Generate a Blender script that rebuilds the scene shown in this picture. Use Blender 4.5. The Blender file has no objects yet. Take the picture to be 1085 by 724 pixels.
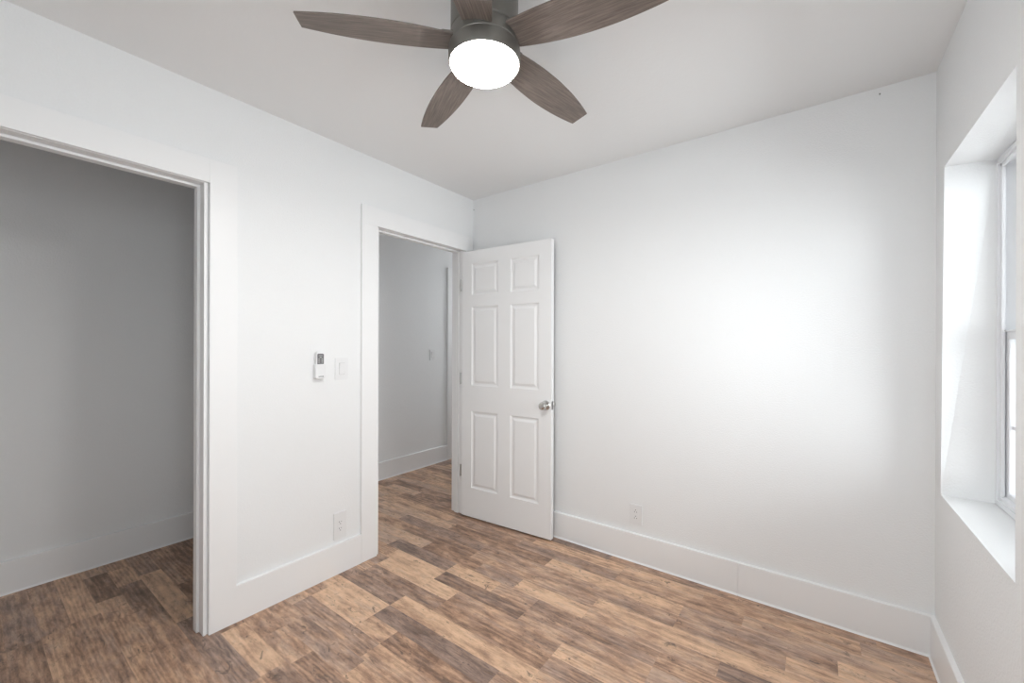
import bpy, bmesh, math, random
from mathutils import Vector, Matrix
scene = bpy.context.scene
COL = scene.collection
R = math.radians

# ------------------------------------------------------------------ camera, sky, exposure
H = 2.44            # ceiling height
W = 2.583           # inner face of the right wall; left wall face is x=0, back wall face is y=0
YF = -2.93          # front wall (behind the camera)
XH = -1.19          # far wall of the closet and the hall
CAM = (2.1829, -2.4329, 1.2895)
cd = bpy.data.cameras.new('camera'); cam = bpy.data.objects.new('camera', cd); COL.objects.link(cam)
cd.sensor_width = 36; cd.lens = 436.57 / 1085 * 36; cd.shift_y = 4.9 / 1085; cd.clip_start = .02
cam.location = CAM
cam.rotation_euler = (Matrix.Rotation(R(36.47), 3, 'Z') @ Matrix.Rotation(R(90), 3, 'X') @ Matrix.Rotation(R(0.17), 3, 'Z')).to_euler()
scene.camera = cam
scene.view_settings.view_transform = 'Standard'; scene.view_settings.look = 'None'
scene.view_settings.gamma = 1; scene.view_settings.use_curve_mapping = False
scene.view_settings.exposure = -0.08
SKY_UP, SKY_DOWN = 6.6, 8.0
GLOW, GLOW_AZ, GLOW_EL, GLOW_W = 2.6, -17.0, 14.0, 18.0   # bright hazy patch of sky: strength, azimuth, elevation, width
FAN_LIGHT = 150.0

world = bpy.data.worlds.new('sky'); scene.world = world; world.use_nodes = True
wn = world.node_tree.nodes; wl = world.node_tree.links; wn.clear()
wo = wn.new('ShaderNodeOutputWorld'); wb = wn.new('ShaderNodeBackground')
tc = wn.new('ShaderNodeTexCoord'); sp = wn.new('ShaderNodeSeparateXYZ')
mr = wn.new('ShaderNodeMapRange'); mr.inputs[1].default_value = -.15; mr.inputs[2].default_value = .25
mr.inputs[3].default_value = SKY_DOWN; mr.inputs[4].default_value = SKY_UP
wl.new(tc.outputs['Generated'], sp.inputs[0]); wl.new(sp.outputs[2], mr.inputs[0])
wb.inputs[0].default_value = (.955, .98, 1, 1)
dt = wn.new('ShaderNodeVectorMath'); dt.operation = 'DOT_PRODUCT'; wl.new(tc.outputs['Generated'], dt.inputs[0])
dt.inputs[1].default_value = (math.cos(R(GLOW_EL))*math.cos(R(GLOW_AZ)), math.cos(R(GLOW_EL))*math.sin(R(GLOW_AZ)), math.sin(R(GLOW_EL)))
gl = wn.new('ShaderNodeMapRange'); gl.interpolation_type = 'SMOOTHSTEP'; gl.inputs[1].default_value = math.cos(R(GLOW_W*1.6)); gl.inputs[2].default_value = math.cos(R(GLOW_W*.3)); gl.inputs[3].default_value = 0; gl.inputs[4].default_value = GLOW
wl.new(dt.outputs['Value'], gl.inputs[0]); ad = wn.new('ShaderNodeMath'); wl.new(gl.outputs[0], ad.inputs[0]); wl.new(mr.outputs[0], ad.inputs[1])
wl.new(ad.outputs[0], wb.inputs[1]); wl.new(wb.outputs[0], wo.inputs[0])

def portal(name, loc, rot, sx, sy):
    l = bpy.data.lights.new(name, 'AREA'); l.shape = 'RECTANGLE'; l.size = sx; l.size_y = sy
    l.cycles.is_portal = True
    o = bpy.data.objects.new(name, l); o.location = loc; o.rotation_euler = rot; COL.objects.link(o)
portal('window_portal', (W + .26, -.49, 1.35), (0, R(90), 0), 1.40, .86)
portal('added_side_window_portal', (W + .26, -2.51, 1.35), (0, R(90), 0), 1.40, .76)  # portal of the added window beside the camera
portal('added_front_window_portal', (1.775, YF - .2, 1.38), (R(90), 0, 0), .65, 1.34)  # portal of the added window behind the camera
portal('added_hall_opening_portal', (-.65, 2.3, 1.7), (R(-90), 0, 0), .62, .9)  # portal of the opening added at the hall end; no window there

# ------------------------------------------------------------------ helpers
def tag(o, label=None, cat=None, group=None, kind=None):
    if label: o['label'] = label
    if cat: o['category'] = cat
    if group: o['group'] = group
    if kind: o['kind'] = kind
    return o
def empty(name, loc, rz=0, **k):
    o = bpy.data.objects.new(name, None); o.location = loc; o.rotation_euler = (0, 0, rz)
    o.empty_display_size = .05; COL.objects.link(o); return tag(o, **k)
def obj(name, bm, mat, parent=None, smooth=False, bevel=0, loc=None, **k):
    bmesh.ops.recalc_face_normals(bm, faces=bm.faces[:])
    me = bpy.data.meshes.new(name); bm.to_mesh(me); bm.free()
    for m in (mat if isinstance(mat, (list, tuple)) else [mat]): me.materials.append(m)
    if smooth:
        for p in me.polygons: p.use_smooth = True
        me.set_sharp_from_angle(angle=R(35))
    o = bpy.data.objects.new(name, me); COL.objects.link(o)
    if parent: o.parent = parent
    if loc: o.location = loc
    if bevel:
        md = o.modifiers.new('bevel', 'BEVEL'); md.width = bevel; md.segments = 2; md.limit_method = 'ANGLE'
    return tag(o, **k)
def box(bm, x0, x1, y0, y1, z0, z1, mi=0):
    v = [bm.verts.new(p) for p in ((x0,y0,z0),(x1,y0,z0),(x1,y1,z0),(x0,y1,z0),(x0,y0,z1),(x1,y0,z1),(x1,y1,z1),(x0,y1,z1))]
    for f in ((0,3,2,1),(4,5,6,7),(0,1,5,4),(1,2,6,5),(2,3,7,6),(3,0,4,7)):
        fc = bm.faces.new([v[i] for i in f]); fc.material_index = mi
def prism(bm, poly, axis, a, b, mi=0):
    """poly: 2D points in the two remaining axes (x->yz, y->xz, z->xy), extruded a..b along axis"""
    def P(p, t):
        return {'x': (t, p[0], p[1]), 'y': (p[0], t, p[1]), 'z': (p[0], p[1], t)}[axis]
    A = [bm.verts.new(P(p, a)) for p in poly]; B = [bm.verts.new(P(p, b)) for p in poly]; n = len(poly)
    for f in [A[::-1], B] + [[A[i], A[(i+1) % n], B[(i+1) % n], B[i]] for i in range(n)]:
        fc = bm.faces.new(f); fc.material_index = mi
def lathe(bm, prof, seg=48, M=None):
    """prof: (radius, height) pairs along Z; capped where radius is 0"""
    M = M or Matrix()
    rings = []
    for r, z in prof:
        if r < 1e-6: rings.append([bm.verts.new(M @ Vector((0, 0, z)))])
        else: rings.append([bm.verts.new(M @ Vector((r*math.cos(t*2*math.pi/seg), r*math.sin(t*2*math.pi/seg), z))) for t in range(seg)])
    for a, b in zip(rings, rings[1:]):
        for i in range(seg):
            j = (i+1) % seg
            if len(a) == 1 and len(b) == 1: continue
            if len(a) == 1: bm.faces.new((a[0], b[j], b[i]))
            elif len(b) == 1: bm.faces.new((a[i], a[j], b[0]))
            else: bm.faces.new((a[i], a[j], b[j], b[i]))
def NB(): return bmesh.new()
def rrect(w, h, r, n=5):
    pts = []
    for cx, cy, a0 in ((w/2-r, h/2-r, 0), (-w/2+r, h/2-r, 90), (-w/2+r, -h/2+r, 180), (w/2-r, -h/2+r, 270)):
        for i in range(n+1):
            a = R(a0 + 90*i/n); pts.append((cx + r*math.cos(a), cy + r*math.sin(a)))
    return pts

# ------------------------------------------------------------------ materials
def mat(name, col, rough=.5, metal=0, bump=None, spec=.5, aniso=None):
    m = bpy.data.materials.new(name); m.use_nodes = True
    nt = m.node_tree; b = nt.nodes['Principled BSDF']
    b.inputs['Base Color'].default_value = (*col, 1); b.inputs['Roughness'].default_value = rough
    b.inputs['Metallic'].default_value = metal; b.inputs['Specular IOR Level'].default_value = spec
    if bump:
        scale, strength, dist, detail = bump
        t = nt.nodes.new('ShaderNodeTexCoord'); n = nt.nodes.new('ShaderNodeTexNoise'); bp = nt.nodes.new('ShaderNodeBump')
        n.inputs['Scale'].default_value = scale; n.inputs['Detail'].default_value = detail
        bp.inputs['Strength'].default_value = strength; bp.inputs['Distance'].default_value = dist
        nt.links.new(t.outputs['Object'], n.inputs['Vector']); nt.links.new(n.outputs[0], bp.inputs['Height'])
        nt.links.new(bp.outputs[0], b.inputs['Normal'])
    return m
M_WALL = mat('textured_wall_paint', (.858, .866, .870), .6, bump=(150, .7, .0022, 3), spec=.3)
M_CEIL = mat('ceiling_paint', (.865, .867, .866), .8, bump=(60, .25, .002, 3), spec=.2)
M_TRIM = mat('semi_gloss_trim_paint', (.88, .882, .884), .38, bump=(30, .12, .001, 2), spec=.4)
M_DOOR = mat('door_paint', (.88, .882, .884), .36, spec=.45)
M_PLAST = mat('white_plastic', (.82, .825, .83), .32)
M_PLAST_SHADE = mat('shade_greyed_plastic', (.60, .60, .59), .4)  # white plastic darkened to paint the shade around the switch rocker
M_VINYL = mat('window_vinyl', (.84, .85, .87), .35)
M_DARK = mat('dark_slot', (.03, .03, .03), .6)
M_GREYPAD = mat('grey_keypad', (.16, .16, .165), .5)
M_BTN = mat('pale_button', (.42, .42, .42), .45)
M_MARK = mat('grey_print', (.2, .2, .2), .6)
M_CHROME = mat('satin_nickel', (.62, .61, .59), .22, 1)
M_HINGE = mat('steel_hinge', (.45, .45, .44), .4, 1)
M_FANMET = mat('brushed_pewter', (.215, .207, .19), .42, .7)
M_GAP = mat('shadow_black', (.012, .012, .012), .7)
M_EXT = mat('exterior_siding', (.6, .6, .58), .8)

def lens_mat():
    m = bpy.data.materials.new('frosted_lamp_lens'); m.use_nodes = True; nt = m.node_tree
    b = nt.nodes['Principled BSDF']; b.inputs['Base Color'].default_value = (.9, .9, .88, 1)
    b.inputs['Emission Color'].default_value = (1, .99, .975, 1); b.inputs['Emission Strength'].default_value = FAN_LIGHT
    return m
M_LENS = lens_mat()
def glass_mat():
    m = bpy.data.materials.new('window_glass'); m.use_nodes = True; nt = m.node_tree; nt.nodes.clear()
    o = nt.nodes.new('ShaderNodeOutputMaterial'); mx = nt.nodes.new('ShaderNodeMixShader')
    t = nt.nodes.new('ShaderNodeBsdfTransparent'); g = nt.nodes.new('ShaderNodeBsdfGlossy'); f = nt.nodes.new('ShaderNodeFresnel')
    t.inputs[0].default_value = (.95, .965, .97, 1); g.inputs['Roughness'].default_value = .02; f.inputs[0].default_value = 1.45
    nt.links.new(f.outputs[0], mx.inputs[0]); nt.links.new(t.outputs[0], mx.inputs[1]); nt.links.new(g.outputs[0], mx.inputs[2])
    nt.links.new(mx.outputs[0], o.inputs[0]); return m
M_GLASS = glass_mat()

def blade_mat():
    m = bpy.data.materials.new('weathered_blade_wood'); m.use_nodes = True; nt = m.node_tree; N = nt.nodes; L = nt.links
    b = N['Principled BSDF']; t = N.new('ShaderNodeTexCoord'); mp = N.new('ShaderNodeMapping'); mp.inputs['Scale'].default_value = (3, 70, 70)
    n = N.new('ShaderNodeTexNoise'); n.inputs['Scale'].default_value = 4; n.inputs['Detail'].default_value = 6; n.inputs['Roughness'].default_value = .65
    n2 = N.new('ShaderNodeTexNoise'); n2.inputs['Scale'].default_value = 9; n2.inputs['Detail'].default_value = 3
    r = N.new('ShaderNodeValToRGB'); r.color_ramp.elements[0].position = .3; r.color_ramp.elements[0].color = (.125, .100, .086, 1)
    r.color_ramp.elements[1].position = .72; r.color_ramp.elements[1].color = (.31, .255, .222, 1)
    mi = N.new('ShaderNodeMix'); mi.data_type = 'RGBA'; mi.blend_type = 'MULTIPLY'; mi.inputs[0].default_value = .35
    L.new(t.outputs['Object'], mp.inputs[0]); L.new(mp.outputs[0], n.inputs['Vector']); L.new(n.outputs[0], r.inputs[0])
    L.new(t.outputs['Object'], n2.inputs['Vector']); L.new(r.outputs[0], mi.inputs[6]); L.new(n2.outputs[0], mi.inputs[7])
    L.new(mi.outputs[2], b.inputs['Base Color']); b.inputs['Roughness'].default_value = .5
    return m
M_BLADE = blade_mat()

def floor_mat():
    m = bpy.data.materials.new('printed_oak_plank_floor'); m.use_nodes = True; nt = m.node_tree; N = nt.nodes; L = nt.links
    b = N['Principled BSDF']
    at = N.new('ShaderNodeAttribute'); at.attribute_name = 'plank'
    se = N.new('ShaderNodeSeparateColor'); L.new(at.outputs['Color'], se.inputs[0])
    t = N.new('ShaderNodeTexCoord')
    off = N.new('ShaderNodeCombineXYZ'); ml = N.new('ShaderNodeMath'); ml.operation = 'MULTIPLY'; ml.inputs[1].default_value = 37.
    L.new(se.outputs[1], ml.inputs[0]); L.new(ml.outputs[0], off.inputs[2]); L.new(ml.outputs[0], off.inputs[0])
    add = N.new('ShaderNodeVectorMath'); add.operation = 'ADD'; L.new(t.outputs['Object'], add.inputs[0]); L.new(off.outputs[0], add.inputs[1])
    def noise(sx, sy, scale, detail, rough, dist=0):
        mp = N.new('ShaderNodeMapping'); mp.inputs['Scale'].default_value = (sx, sy, 1)
        n = N.new('ShaderNodeTexNoise'); n.inputs['Scale'].default_value = scale; n.inputs['Detail'].default_value = detail
        n.inputs['Roughness'].default_value = rough; n.inputs['Distortion'].default_value = dist
        L.new(add.outputs[0], mp.inputs[0]); L.new(mp.outputs[0], n.inputs['Vector']); return n.outputs[0]
    def mth(op, a, bb, c=None):
        x = N.new('ShaderNodeMath'); x.operation = op
        for i, s in enumerate((a, bb, c)):
            if s is None: continue
            if isinstance(s, (int, float)): x.inputs[i].default_value = s
            else: L.new(s, x.inputs[i])
        return x.outputs[0]
    blotch = noise(4, 11, 1.9, 9, .72, .25)      # broad tonal drift inside a plank
    grain = noise(4, 40, 2.4, 10, .8, .9)      # fine grain along x
    # figured grain: distorted rings
    mpw = N.new('ShaderNodeMapping'); mpw.inputs['Scale'].default_value = (.9, 6.5, 1); L.new(add.outputs[0], mpw.inputs[0])
    wv = N.new('ShaderNodeTexWave'); wv.wave_type = 'RINGS'; wv.inputs['Scale'].default_value = 3.2; wv.inputs['Distortion'].default_value = 6.5
    wv.inputs['Detail'].default_value = 3; wv.inputs['Detail Scale'].default_value = 1.2; L.new(mpw.outputs[0], wv.inputs['Vector'])
    tone = se.outputs[0]
    v = mth('MULTIPLY_ADD', mth('SUBTRACT', blotch, .5), 1.45, mth('MULTIPLY_ADD', tone, 1.0, -.02))
    v = mth('MULTIPLY_ADD', mth('SUBTRACT', grain, .5), .85, v)
    v = mth('MULTIPLY_ADD', mth('SUBTRACT', wv.outputs[1], .5), .16, v)
    r = N.new('ShaderNodeValToRGB'); cr = r.color_ramp
    cr.elements[0].position = 0; cr.elements[0].color = (.125, .072, .048, 1)
    cr.elements[1].position = 1; cr.elements[1].color = (.84, .58, .39, 1)
    for p, c in ((.28, (.25, .147, .098)), (.5, (.47, .285, .188)), (.75, (.70, .46, .30))):
        e = cr.elements.new(p); e.color = (*c, 1)
    L.new(v, r.inputs[0])
    # weathered grey wash
    g1 = noise(3.2, 11, 2.2, 8, .7, .5)
    gm = N.new('ShaderNodeMapRange'); gm.inputs[1].default_value = .40; gm.inputs[2].default_value = .68
    L.new(mth('MULTIPLY_ADD', mth('SUBTRACT', se.outputs[2], .5), .34, g1), gm.inputs[0])
    gray = N.new('ShaderNodeMix'); gray.data_type = 'RGBA'
    L.new(mth('MULTIPLY', gm.outputs[0], .62), gray.inputs[0]); L.new(r.outputs[0], gray.inputs[6])
    gr = N.new('ShaderNodeValToRGB'); gr.color_ramp.elements[0].color = (.15, .110, .096, 1); gr.color_ramp.elements[1].color = (.60, .46, .40, 1)
    L.new(mth('MULTIPLY_ADD', mth('SUBTRACT', grain, .5), 1.1, mth('MULTIPLY', v, .85)), gr.inputs[0]); L.new(gr.outputs[0], gray.inputs[7])
    # dark knots and cracks
    kn = noise(8, 16, 1.5, 6, .72, 1.4)
    km = N.new('ShaderNodeMapRange'); km.inputs[1].default_value = .41; km.inputs[2].default_value = .33
    L.new(kn, km.inputs[0])
    dk = N.new('ShaderNodeMix'); dk.data_type = 'RGBA'; L.new(mth('MULTIPLY', km.outputs[0], .75), dk.inputs[0])
    L.new(gray.outputs[2], dk.inputs[6]); dk.inputs[7].default_value = (.075, .055, .047, 1)
    kn2 = noise(3.2, 7.5, 2.0, 8, .78, .8)      # broad smoky grey knots
    k2 = N.new('ShaderNodeMapRange'); k2.inputs[1].default_value = .40; k2.inputs[2].default_value = .30; L.new(kn2, k2.inputs[0])
    d2 = N.new('ShaderNodeMix'); d2.data_type = 'RGBA'; L.new(mth('MULTIPLY', k2.outputs[0], .6), d2.inputs[0])
    L.new(dk.outputs[2], d2.inputs[6]); d2.inputs[7].default_value = (.15, .112, .098, 1)
    L.new(d2.outputs[2], b.inputs['Base Color'])
    b.inputs['Roughness'].default_value = .42; b.inputs['Specular IOR Level'].default_value = .5
    bp = N.new('ShaderNodeBump'); bp.inputs['Strength'].default_value = .12; bp.inputs['Distance'].default_value = .001
    L.new(grain, bp.inputs['Height']); L.new(bp.outputs[0], b.inputs['Normal'])
    return m
M_FLOOR = floor_mat()

# ------------------------------------------------------------------ floor (one mesh, one face per printed plank)
rnd = random.Random(11)
PW = .0965
# row -> x positions of end joints measured in the photo
J = {0: [1.287], 1: [1.287, .62], 2: [.9, 1.655], 3: [.48, 1.655], 4: [.48, 1.29, 1.848], 5: [.16, .60, .884, 1.29, 1.87], 6: [-.05, .475, .81, 1.05, 1.655],
     7: [.06, .483, 1.05, 1.655], 8: [.095, .483, .68, 1.298, 1.66], 9: [.10, .68, 1.298], 10: [.48, 1.30], 11: [.05, .48, 1.175], 12: [.09, .48, .667, 1.25],
     13: [.09, .667, 1.2], 14: [-.2, .015, .22, .7], 15: [.22, .475, .9], 16: [.045, .447], 17: [-.85, -.2, .447], 18: [-1.04, -.8, -.45, .4],
     19: [-1.05, -.70, -.45, .45], 20: [-1.155, -.581, .3], 21: [-1.155, -.56, .2], 22: [-.54, .05], 23: [-.54]}
# (row, x inside the plank) -> (tone 0 dark..1 light, grey wash 0..1)
T = {(7,.3):(.80,.1),(8,.3):(.78,.15),(8,.6):(.80,.05),(7,.7):(.34,.6),(6,.2):(.34,.9),(6,.6):(.74,.15),(6,1.2):(.45,.6),(7,1.2):(.55,.5),
     (5,1.0):(.76,.2),(5,.7):(.5,.8),(4,.8):(.52,.6),(4,1.0):(.56,.5),(5,1.5):(.62,.4),(4,1.5):(.72,.15),(3,1.0):(.5,.55),(3,1.9):(.55,.5),
     (9,.9):(.44,.2),(8,1.0):(.55,.45),(9,.3):(.42,.65),(10,.2):(.40,.7),(10,.9):(.70,.1),(11,.8):(.32,.95),(11,.3):(.78,.2),(12,.3):(.76,.2),
     (12,.55):(.62,.2),(12,.9):(.40,.2),(13,.3):(.50,.7),(13,.9):(.62,.3),(14,.1):(.55,.5),(14,.4):(.70,.2),(15,.3):(.60,.4),(15,.7):(.44,.45),(16,.2):(.74,.15),
     (16,.6):(.42,.5),(17,.1):(.40,.85),(17,.8):(.6,.4),(15,.1):(.5,.3),(14,.6):(.55,.7),
     (20,-.9):(.66,.15),(20,-.3):(.52,.45),(21,-.9):(.52,.5),(21,-.2):(.55,.2),(19,-.8):(.34,.3),(19,-.6):(.60,.2),(18,-.9):(.60,.15),(18,-.6):(.38,.5),
     (19,0.):(.56,.3),(18,0.):(.52,.4),(22,-.8):(.46,.7),(22,-.3):(.44,.3),(23,-.8):(.5,.3),(1,1.0):(.5,.7),(1,1.8):(.5,.3),(0,1.8):(.62,.2),(2,1.2):(.70,.2),(2,1.9):(.52,.7),(0,.9):(.66,.2)}
fb = NB(); lay = fb.loops.layers.float_color.new('plank')
X0, X1 = XH - .15, W + .15
k0 = -27; k1 = 31
for k in range(k0, k1):
    ya, yb = -.083 - PW*k, -.083 - PW*(k+1)
    xs = sorted(J.get(k, [rnd.uniform(-1, 2.2)]))
    while xs[-1] < X1: xs.append(xs[-1] + rnd.choice([.38, .43, .6, .62, .8]))
    while xs[0] > X0: xs.insert(0, xs[0] - rnd.choice([.38, .43, .6, .62, .8]))
    for a, b_ in zip(xs, xs[1:]):
        tg = None
        for (kk, xx), vv in T.items():
            if kk == k and a <= xx < b_: tg = vv
        if tg is None: tg = (rnd.uniform(.36, .76), rnd.uniform(.05, .85))
        a2, b2 = max(a, X0), min(b_, X1)
        if b2 <= a2: continue
        f = fb.faces.new([fb.verts.new(p) for p in ((a2, yb, 0), (b2, yb, 0), (b2, ya, 0), (a2, ya, 0))])
        g = rnd.random()
        for lp in f.loops: lp[lay] = (tg[0], g, tg[1], 1)
top = fb.faces[:]
yA, yB = -.083 - PW*k0, -.083 - PW*k1
# slab underneath
v = [fb.verts.new(p) for p in ((X0,yB,-.03),(X1,yB,-.03),(X1,yA,-.03),(X0,yA,-.03),(X0,yB,0),(X1,yB,0),(X1,yA,0),(X0,yA,0))]
for f in ((0,3,2,1),(0,1,5,4),(1,2,6,5),(2,3,7,6),(3,0,4,7)): fb.faces.new([v[i] for i in f])
me_floor = obj('floor', fb, M_FLOOR, kind='structure', label='brown and grey wood-look plank floor through room, closet and hall', cat='floor')
# make every plank face look up
for p in me_floor.data.polygons:
    if p.normal.z < -.5 and p.center.z > -.01: p.flip()

# ------------------------------------------------------------------ shell
b = NB(); box(b, X0, W + .3, yB - .1, 2.6, H, H + .1)
obj('ceiling', b, M_CEIL, kind='structure', label='plain white painted ceiling carrying the fan', cat='ceiling')
TW = .115
CY0, CY1, CZ = -2.82, -1.772, 2.017     # closet opening
DY0, DY1, DZ = -.885, -.104, 2.030      # doorway
b = NB()
box(b, -TW, 0, YF - .1, CY0, 0, H); box(b, -TW, 0, CY0, CY1, CZ, H); box(b, -TW, 0, CY1, DY0, 0, H)
box(b, -TW, 0, DY0, DY1, DZ, H); box(b, -TW, 0, DY1, 2.4, 0, H)
obj('wall_left', b, M_WALL, kind='structure', label='white wall on the left holding the closet opening and doorway', cat='wall')
b = NB(); box(b, 0, W + .3, 0, .12, 0, H)
obj('wall_back', b, M_WALL, kind='structure', label='long white textured wall behind the open door', cat='wall')
# right wall with deep window reveal, its far jamb a little out of plumb
WZ0, WZ1, WY1 = .7014, 1.9951, -.8577
V0, V1 = -2.86, -2.16      # unseen window opening added beside the viewpoint to let in fill light
b = NB()
box(b, W, W + .26, WY1, .0, 0, WZ0); box(b, W, W + .26, WY1, .0, WZ1, H); box(b, W, W + .26, V1, WY1, 0, H)
box(b, W, W + .26, YF - .1, V0, 0, H); box(b, W, W + .26, V0, V1, 0, WZ0); box(b, W, W + .26, V0, V1, WZ1, H)
st = [[(.0, WZ0), (-.091, WZ0), (-.136, WZ1), (.0, WZ1)]] + [[(.0, WZ0), (-.106, WZ0), (-.110, WZ1), (.0, WZ1)]]*2   # far jamb: front edge out of plumb, straight at the frame
rg = [[b.verts.new((x, p[0], p[1])) for p in q] for x, q in zip((W, W + .142, W + .26), st)]
for r0, r1 in zip(rg, rg[1:]):
    for i in range(4): b.faces.new((r0[i], r0[(i+1) % 4], r1[(i+1) % 4], r1[i]))
b.faces.new(rg[0][::-1]); b.faces.new(rg[2])
obj('wall_right', b, M_WALL, kind='structure', label='white textured wall on the right with the deep window recess', cat='wall')
b = NB()
fx0, fx1, fz0, fz1 = 1.45, 2.10, .72, 2.04  # opening for the window added behind the camera as fill light
box(b, 0, fx0, YF - .14, YF, 0, H); box(b, fx1, W, YF - .14, YF, 0, H); box(b, fx0, fx1, YF - .14, YF, 0, fz0); box(b, fx0, fx1, YF - .14, YF, fz1, H)
obj('wall_front', b, M_WALL, kind='structure', label='white wall behind the viewpoint', cat='wall')
b = NB(); box(b, XH - .1, XH, YF - .1, 2.4, 0, H)
obj('wall_hall_back', b, M_WALL, kind='structure', label='white wall seen through closet opening and doorway', cat='wall')
b = NB(); box(b, XH, -TW, -1.32, -1.22, 0, H)
obj('wall_closet_side', b, M_WALL, kind='structure', label='partition between closet and hall', cat='wall')
b = NB(); box(b, XH, -TW, YF - .1, YF, 0, H)
obj('wall_closet_front', b, M_WALL, kind='structure', label='end wall of the closet', cat='wall')
b = NB(); y0 = 2.3
box(b, XH, -.96, y0, y0 + .1, 0, H); box(b, -.34, -TW, y0, y0 + .1, 0, H); box(b, -.96, -.34, y0, y0 + .1, 0, 1.25); box(b, -.96, -.34, y0, y0 + .1, 2.15, H)  # bare opening added out of view to brighten the hall
obj('wall_hall_end', b, M_WALL, kind='structure', label='end wall of the hall with an unseen opening added for light', cat='wall')

# baseboards (flush with the casings on the left wall)
BH, BT, CT = .170, .017, .018
def bb(name, boards, label, shoe=True):
    b = NB()
    for (axis, a0, a1, face, sgn) in boards:
        o0, o1 = sorted((face, face + sgn*BT)); 
        pr = [(0, 0), (BT, 0), (BT, BH - .003), (BT - .003, BH), (0, BH)] if shoe else [(0, 0), (CT, 0), (CT, BH - .001), (CT - .001, BH), (0, BH)]
        pts = [(face + sgn*p, z) for p, z in pr]
        if axis == 'y': prism(b, pts, 'y', a0, a1)
        else: prism(b, pts, 'x', a0, a1)
        if shoe:
            pts = [(face + sgn*BT, .0), (face + sgn*(BT + .006), .0), (face + sgn*BT, .009)]
            prism(b, pts, axis, a0, a1)
    return obj(name, b, M_TRIM, kind='structure', label=label, cat='baseboard')
bb('baseboard_back', [('x', 0, 1.8575, 0, -1), ('x', 1.8590, W, 0, -1)], 'tall white baseboard along the back wall with a butt joint')
bb('baseboard_right', [('y', YF, -BT - .001, W, -1)], 'tall white baseboard under the window')
bb('baseboard_left', [('y', -1.6535, -.9985, 0, 1)], 'white baseboard between closet and doorway, flush with the casings', False)
bb('baseboard_closet', [('y', YF, -1.32, XH, 1)], 'white baseboard along the closet back wall')
bb('baseboard_hall', [('y', -1.22, .882, XH, 1)], 'white baseboard along the hall wall')

# ------------------------------------------------------------------ casings and jambs
CT = .018
b = NB()
box(b, 0, CT, -1.7605, -1.6517, 0, 2.1182)                       # right leg
box(b, 0, CT, CY0 - .11, -1.7605, 2.0112, 2.1182)                # head
box(b, 0, CT, CY0 - .11, CY0 - .012, 0, 2.0112)                  # far left leg
obj('trim_1', b, M_TRIM, bevel=.0015, kind='structure', label='flat white casing around the closet opening', cat='casing')
b = NB()
box(b, -TW - .004, 0.002, CY1 - .0, CY1 + .02, 0, CZ + .02); box(b, -TW - .004, 0.002, CY0, CY1, CZ, CZ + .02); box(b, -TW - .004, 0.002, CY0 - .02, CY0, 0, CZ)
bj = NB()
def jamb(b, y0, y1, z1, s0, s1, st=.011):
    """lining of an opening with a stop strip running between x=s0 and s1"""
    t = .012
    box(b, -TW - .003, .004, y1 - t, y1, 0, z1 - t); box(b, -TW - .003, .004, y0, y0 + t, 0, z1 - t); box(b, -TW - .003, .004, y0, y1, z1 - t, z1)
    box(b, s0, s1, y1 - t - st, y1 - t, 0, z1 - t - st); box(b, s0, s1, y0 + t, y0 + t + st, 0, z1 - t - st); box(b, s0, s1, y0 + t, y1 - t, z1 - t - st, z1 - t)
b.free(); b = NB(); jamb(b, CY0, CY1 + .006, CZ + .004, -.085, -.045)
obj('trim_2', b, M_TRIM, bevel=.001, kind='structure', label='white stepped jamb lining the closet opening', cat='door jamb')
b = NB()
box(b, 0, CT, -.9973, -.8906, 0, 2.0212); box(b, 0, CT, -.9973, -.020, 2.0212, 2.1333); box(b, 0, CT, -.1005, -.020, 0, 2.0212)
obj('trim_3', b, M_TRIM, bevel=.0015, kind='structure', label='flat white casing around the bedroom doorway', cat='casing')
b = NB(); jamb(b, DY0, DY1 + .004, DZ + .004, -.08, -.042)
obj('trim_4', b, M_TRIM, bevel=.001, kind='structure', label='white stepped jamb lining the bedroom doorway', cat='door jamb')
b = NB()
box(b, XH, XH + .019, .884, .985, 0, 2.18); box(b, XH, XH + .019, .985, 1.8, 2.08, 2.18)
obj('trim_5', b, M_TRIM, bevel=.0015, kind='structure', label='white casing of a further opening on the hall wall', cat='casing')
b = NB(); box(b, XH + .0, XH + .004, .985, 1.8, 0, 2.08)
obj('door_2', b, M_DOOR, kind='structure', label='closed white door on the hall wall', cat='door')

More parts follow.
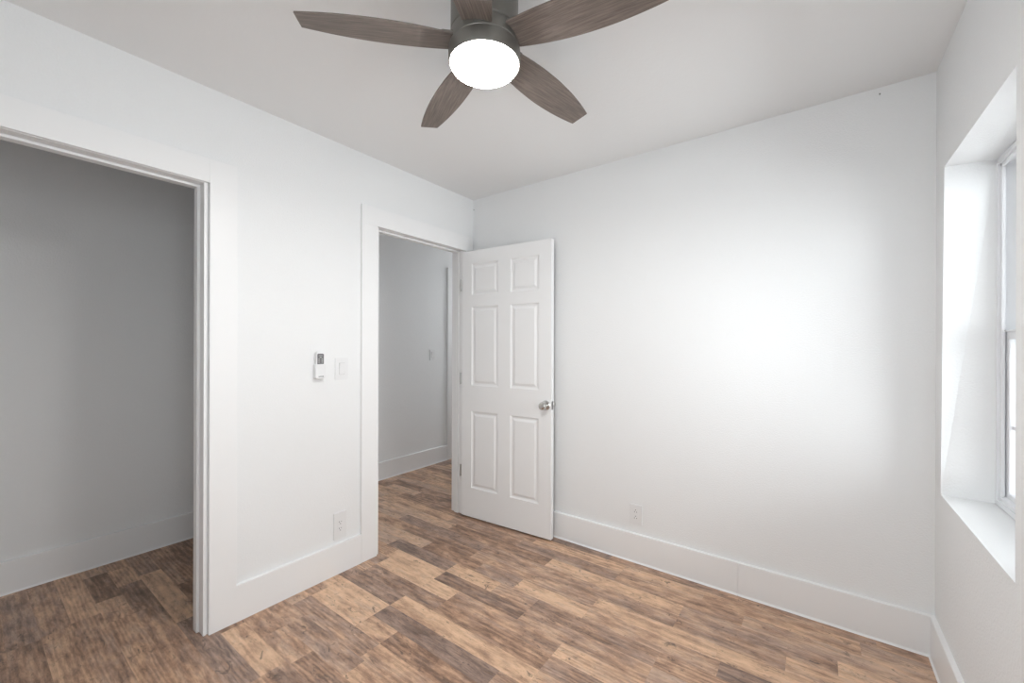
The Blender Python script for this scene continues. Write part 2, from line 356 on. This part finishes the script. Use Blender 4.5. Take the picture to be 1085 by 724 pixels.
# ------------------------------------------------------------------ open six-panel door
DW, DH, DT = .762, 1.985, .035
PANELS = [(.094, .3345, 1.655, 1.888), (.4405, .668, 1.655, 1.888), (.094, .3345, .982, 1.567), (.4405, .668, .982, 1.567), (.094, .3345, .217, .790), (.4405, .668, .217, .790)]
def panel_door():
    b = NB()
    xs = [0, .094, .3345, .4405, .668, DW]; zs = [0, .217, .790, .982, 1.567, 1.655, 1.888, DH]
    for side, y in ((-1, 0), (1, DT)):
        for i in range(len(xs)-1):
            for j in range(len(zs)-1):
                if any(abs(p[0]-xs[i]) < 1e-4 and abs(p[2]-zs[j]) < 1e-4 for p in PANELS): continue
                b.faces.new([b.verts.new(q) for q in ((xs[i], y, zs[j]), (xs[i+1], y, zs[j]), (xs[i+1], y, zs[j+1]), (xs[i], y, zs[j+1]))])
        for (a, c_, e, f) in PANELS:
            prev = None
            for ins, dep in ((0, 0), (.004, .0045), (.013, .0075), (.020, .0075), (.034, .0015), (.037, .001)):
                yy = y - side*dep
                ring = [b.verts.new(q) for q in ((a+ins, yy, e+ins), (c_-ins, yy, e+ins), (c_-ins, yy, f-ins), (a+ins, yy, f-ins))]
                if prev:
                    for i in range(4): b.faces.new((prev[i], prev[(i+1) % 4], ring[(i+1) % 4], ring[i]))
                prev = ring
            b.faces.new(prev)
    for q in (((0,0),(DW,0)),): pass
    b.faces.new([b.verts.new(q) for q in ((0,0,0),(DW,0,0),(DW,DT,0),(0,DT,0))]); b.faces.new([b.verts.new(q) for q in ((0,0,DH),(DW,0,DH),(DW,DT,DH),(0,DT,DH))])
    b.faces.new([b.verts.new(q) for q in ((0,0,0),(0,DT,0),(0,DT,DH),(0,0,DH))]); b.faces.new([b.verts.new(q) for q in ((DW,0,0),(DW,DT,0),(DW,DT,DH),(DW,0,DH))])
    bmesh.ops.remove_doubles(b, verts=b.verts[:], dist=1e-5)
    return b
door = empty('door_1', (.0205, -.147, .014), R(3.4), kind='structure', label='open white six-panel door with round satin knob', cat='door')
obj('door_leaf', panel_door(), M_DOOR, door)
def ball_knob(parent, side):
    b = NB(); y = 0 if side < 0 else DT
    Mx = Matrix.Translation((.7225, y, .8835)) @ Matrix.Rotation(R(90 if side < 0 else -90), 4, 'X')
    lathe(b, [(0, 0), (.0325, 0), (.0325, .003), (.029, .007), (.016, .009), (.0125, .014), (.0125, .024), (.018, .029), (.0245, .036), (.0265, .044), (.0255, .052), (.0215, .058), (.012, .0615), (.006, .061), (0, .0605)], 40, Mx)
    return obj('door_knob', b, M_CHROME, parent, smooth=True, label='round satin nickel knob')
ball_knob(door, -1); ball_knob(door, 1)
b = NB(); box(b, DW - .0005, DW + .0008, .006, .029, .856, .911); box(b, DW + .0008, DW + .0045, .012, .023, .876, .891)
obj('latch_plate', b, M_MARK, door, bevel=.0006, label='steel latch plate with bolt')
for hz in (.335, 1.03, 1.735):
    b = NB()
    for q in range(5):
        lathe(b, [(0, 0), (.0055, 0), (.0055, .0168), (0, .0168)], 16, Matrix.Translation((-.0065, -.003, hz - .0435 + q*.0175)))
    box(b, -.0040, -.0005, .001, .028, hz - .044, hz + .044)
    obj('hinge', b, M_HINGE, door, smooth=True, label='steel butt hinge')

# ------------------------------------------------------------------ windows
def frame_bm(a0, a1, z0, z1, w, d0, d1, conv):
    """rectangular ring: a = horizontal axis, d = depth axis"""
    b = NB()
    for (p0, p1, q0, q1) in ((a0, a0 + w, z0, z1), (a1 - w, a1, z0, z1), (a0 + w, a1 - w, z0, z0 + w), (a0 + w, a1 - w, z1 - w, z1)):
        conv(b, p0, p1, q0, q1, d0, d1)
    return b
def make_window(name, a0, a1, z0, z1, base, sgn, axis, label, kindcat):
    # axis 'x': depth along x (right wall), width along y ; axis 'y': depth along y (front wall), width along x
    def conv(b, p0, p1, q0, q1, d0, d1):
        e0, e1 = sorted((base + sgn*d0, base + sgn*d1))
        if axis == 'x': box(b, e0, e1, p0, p1, q0, q1)
        else: box(b, p0, p1, e0, e1, q0, q1)
    root = empty(name, (0, 0, 0), kind='structure', label=label, cat='window')
    fr = frame_bm(a0, a1, z0, z1, .020, 0, .095, conv)
    for q in ((a0 + .020, a0 + .032), (a1 - .032, a1 - .020)): conv(fr, q[0], q[1], z0 + .02, z1 - .02, .008, .018)
    conv(fr, a0 + .02, a1 - .02, z1 - .032, z1 - .020, .008, .018); conv(fr, a0 + .02, a1 - .02, z0 + .020, z0 + .034, .004, .03)
    obj('window_frame', fr, M_VINYL, root, bevel=.0015)
    zm = z0 + (z1 - z0)*.487
    lo = frame_bm(a0 + .022, a1 - .022, z0 + .024, zm + .018, .030, .022, .048, conv)
    conv(lo, a0 + .03, a1 - .03, zm + .016, zm + .022, .014, .03)
    s = obj('lower_sash', lo, M_VINYL, root, bevel=.002)
    g = NB(); conv(g, a0 + .051, a1 - .051, z0 + .052, zm - .010, .033, .037); obj('pane', g, M_GLASS, s)
    zc = (z0 + zm)/2 - .02
    m = NB(); conv(m, a0 + .052, a1 - .052, zc - .006, zc + .006, .030, .0395); obj('glazing_bar', m, M_VINYL, s)
    up = frame_bm(a0 + .022, a1 - .022, zm - .018, z1 - .024, .030, .054, .080, conv)
    s = obj('upper_sash', up, M_VINYL, root, bevel=.002)
    g = NB(); conv(g, a0 + .051, a1 - .051, zm + .010, z1 - .052, .065, .069); obj('pane', g, M_GLASS, s)
    lk = NB(); ac = (a0 + a1)/2; conv(lk, ac - .022, ac + .022, zm + .022, zm + .034, .020, .040)
    obj('sash_lock', lk, M_VINYL, s, bevel=.002)
    return root
WB = W + .142
make_window('window_1', WY1 - .01, -.098, WZ0 + .002, WZ1 - .001, WB, 1, 'x', 'white double-hung window set deep in the right wall', 'window')
make_window('added_window_2', V0 - .01, V1 + .01, WZ0 + .002, WZ1 - .001, WB, 1, 'x', 'unseen white double-hung window added beside the viewpoint for fill light', 'window')  # added as a fill light source, outside the view

make_window('added_window_3', fx0, fx1, fz0, fz1, YF - .03, -1, 'y', 'unseen white double-hung window added for fill light in the wall behind the viewpoint', 'window')  # extra window, never in view, added to light the room from the front

# ------------------------------------------------------------------ ceiling fan
FX, FY, FZ = 1.3385, -1.4410, 2.2405
fan = empty('ceiling_fan', (FX, FY, H), label='dark pewter five-blade ceiling fan with lit round lamp, flush on the ceiling', cat='ceiling fan')
def fz(z): return z - H
b = NB(); lathe(b, [(0, fz(2.4395)), (.096, fz(2.4395)), (.104, fz(2.425)), (.106, fz(2.38)), (.106, fz(2.272)), (.103, fz(2.268)), (0, fz(2.268))], 72)
obj('motor_housing', b, M_FANMET, fan, smooth=True)
b = NB(); lathe(b, [(0, fz(2.269)), (.101, fz(2.269)), (.101, fz(2.262)), (0, fz(2.262))], 64)
obj('vent_gap', b, M_GAP, fan, smooth=True, label='black gap below the housing')
b = NB(); lathe(b, [(0, fz(2.263)), (.1075, fz(2.263)), (.1085, fz(2.260)), (.1085, fz(2.226)), (.106, fz(2.223)), (0, fz(2.223))], 72)
obj('blade_hub', b, M_FANMET, fan, smooth=True)
b = NB(); lathe(b, [(0, fz(2.2235)), (.108, fz(2.2235)), (.1120, fz(2.220)), (.1128, fz(2.214)), (.1125, fz(2.178)), (.1105, fz(2.174)), (.1050, fz(2.1745)), (.1050, fz(2.19)), (0, fz(2.19))], 72)
obj('light_ring', b, M_FANMET, fan, smooth=True)
b = NB(); lathe(b, [(0, fz(2.185)), (.1045, fz(2.185)), (.1045, fz(2.175)), (.102, fz(2.1665)), (.094, fz(2.161)), (.075, fz(2.157)), (.04, fz(2.155)), (0, fz(2.1545))], 72)
obj('lamp_lens', b, M_LENS, fan, smooth=True, label='glowing frosted white lens')
def blade_bm():
    b = NB(); N = 26; th = .0055
    ra, rb = .5392, .5437; u0 = .075
    rows = []
    for i in range(N + 1):
        t = i/N
        ua, ub = u0 + (ra - u0)*t, u0 + (rb - u0)*t
        sa, sb = ua/.5, ub/.5
        wa = .0148 + .2056*sa - .1406*sa**2 + .0116*sa**3
        wb_ = -(.0309 + .0666*sb - .0854*sb**2 - .0134*sb**3)
        row = []
        for j in range(7):
            q = j/6; w = wb_ + (wa - wb_)*q; u = ub + (ua - ub)*q
            row.append((u, w))
        rows.append(row)
    for z in (-th/2, th/2):
        g = [[b.verts.new((u, w, z)) for u, w in r_] for r_ in rows]
        for i in range(N):
            for j in range(6): b.faces.new((g[i][j], g[i+1][j], g[i+1][j+1], g[i][j+1]))
        if z < 0: lo = g
        else: hi = g
    loop = lambda g: [g[0][j] for j in range(7)] + [g[i][6] for i in range(1, N+1)] + [g[N][j] for j in range(5, -1, -1)] + [g[i][0] for i in range(N-1, 0, -1)]
    A, B = loop(lo), loop(hi)
    for i in range(len(A)):
        k = (i+1) % len(A); b.faces.new((A[i], A[k], B[k], B[i]))
    return b
def iron_bm():
    b = NB()
    prism(b, [(.070, -.040), (.128, -.040), (.150, -.026), (.158, 0.004), (.150, .034), (.128, .050), (.070, .046)], 'z', .003, .0095)
    return b
first = None
for k in range(5):
    if first is None:
        bl = obj('blade', blade_bm(), M_BLADE, fan, bevel=.0012)
        ir = obj('blade_iron', iron_bm(), M_FANMET, bl, bevel=.001)
        first = bl
    else:
        bl = first.copy(); COL.objects.link(bl); bl.parent = fan
        i2 = ir.copy(); COL.objects.link(i2); i2.parent = bl
    bl.location = (0, 0, fz(FZ))
    bl.rotation_euler = (Matrix.Rotation(R(222.87 - 72*k), 3, 'Z') @ Matrix.Rotation(R(-10.5), 3, 'X')).to_euler()

# ------------------------------------------------------------------ wall fittings
def on_wall(name, plane, a, z, **k):
    """empty whose local XY is the wall plane (x right, y up) and +Z faces the room"""
    o = bpy.data.objects.new(name, None); COL.objects.link(o); o.empty_display_size = .03
    if plane == 'left': o.location = (0, a, z); Rm = Matrix(((0, 0, 1), (1, 0, 0), (0, 1, 0)))
    elif plane == 'hall': o.location = (XH, a, z); Rm = Matrix(((0, 0, 1), (1, 0, 0), (0, 1, 0)))
    else: o.location = (a, 0, z); Rm = Matrix(((1, 0, 0), (0, 0, -1), (0, 1, 0)))
    o.rotation_euler = Rm.to_euler(); return tag(o, **k)
def plate_bm(w, h, t, holes=()):
    b = NB(); prism(b, rrect(w, h, .004), 'z', 0, t*.55)
    prism(b, rrect(w - .004, h - .004, .004), 'z', t*.55, t); return b
def screw(parent, y, t):
    b = NB(); lathe(b, [(0, t), (.0032, t), (.0028, t + .0009), (0, t + .0011)], 16, Matrix.Translation((0, y, 0)))
    obj('screw', b, M_PLAST, parent, smooth=True)
def outlet(plane, a, z, w, h, label, up=1, t=.0072):
    o = on_wall('power_outlet', plane, a, z, label=label, cat='power outlet', group=None)
    obj('cover_plate', plate_bm(w, h, t), M_PLAST, o)
    b = NB(); prism(b, rrect(.0345, .068, .002), 'z', t - .001, .0078); body = obj('socket', b, M_PLAST, o)
    for yc in (.0185, -.0185):
        for xx, hh in ((-.0065, .0075), (.0065, .0062)):
            s = NB(); box(s, xx - .0011, xx + .0011, yc - hh/2 + .003*up, yc + hh/2 + .003*up, .0078, .0081); obj('slot', s, M_DARK, body, label='dark plug slot')
        s = NB(); lathe(s, [(0, .0078), (.0024, .0078), (.0024, .0081), (0, .0081)], 12, Matrix.Translation((0, yc - .0085*up, 0))); obj('ground_hole', s, M_DARK, body, label='dark ground hole')
    screw(o, h*.42, .0062); screw(o, -h*.42, .0062)
outlet('left', -1.127, .267, .078, .152, 'white outlet low on the left wall beside the doorway casing')
outlet('back', 1.314, .283, .078, .118, 'white outlet on the back wall above its baseboard', -1)
def switch(plane, a, z, w, h, label):
    o = on_wall('light_switch', plane, a, z, label=label, cat='light switch')
    obj('cover_plate', plate_bm(w, h, .0065), M_PLAST, o)
    b = NB(); prism(b, rrect(.0335, .067, .0015), 'z', .0065, .0075); obj('switch_frame', b, M_PLAST_SHADE, o)
    b = NB(); prism(b, [(-.0315, .0075), (.0315, .0075), (.0315, .0125), (0, .0095), (-.0315, .0078)], 'x', -.0155, .0155)
    r = obj('rocker', b, M_PLAST, o, bevel=.0008)
    screw(o, h*.42, .0062); screw(o, -h*.42, .0062)
switch('left', -1.120, 1.158, .080, .125, 'white rocker light switch on the left wall between remote and casing')
switch('hall', .665, 1.19, .075, .118, 'white light switch on the hall wall seen through the doorway')
# fan remote in its wall cradle
rc = on_wall('remote_control', 'left', -1.2565, 1.186, label='white fan remote with grey keypad in a wall cradle on the left wall', cat='remote control')
b = NB(); prism(b, rrect(.056, .078, .008), 'z', 0, .030)
obj('wall_cradle', b, M_PLAST, rc, bevel=.0015, loc=(0, -.036, 0))
b = NB(); prism(b, rrect(.044, .142, .015, 8), 'z', .003, .0265); obj('remote_body', b, M_PLAST, rc, bevel=.003)
b = NB(); prism(b, rrect(.036, .062, .007, 6), 'z', .0265, .0272); kp = obj('keypad', b, M_GREYPAD, rc, loc=(0, .029, 0), label='dark grey keypad')
for i, (x, y, w_, h_) in enumerate([(0, .0115, .012, .0055)] + [(sx*.009, yy, .0085, .0045) for yy in (.001, -.0075, -.016) for sx in (-1, 1)] + [(0, .021, .020, .003)]):
    b = NB(); prism(b, rrect(w_, h_, .0015, 3), 'z', .0272, .0278); obj('button', b, M_BTN, kp, loc=(x, y, 0))
b = NB()
for x, w_ in ((-.010, .004), (-.004, .004), (.002, .004), (.011, .009)):
    box(b, x - w_/2, x + w_/2, -.0028, .0028, .0298, .0304)
obj('printed_mark', b, M_MARK, rc, loc=(0, -.064, 0.0), label='small dark printed mark')
# small nails / hooks left in the walls
def nail(loc, d, label):
    b = NB(); q = Vector((0, 0, 1)).rotation_difference(Vector(d)).to_matrix().to_4x4()
    lathe(b, [(0, -.004), (.0012, -.004), (.0012, .007), (.0030, .007), (.0030, .0085), (0, .0088)], 12, Matrix.Translation(loc) @ q)
    obj('nail', b, M_MARK, smooth=True, label=label, cat='nail')
nail((.012, 0, 2.362), (0, -1, 0), 'tiny grey nail near the ceiling in the corner above the open door')
nail((2.405, 0, 2.408), (0, -1, 0), 'tiny dark nail just under the ceiling near the right-hand corner')
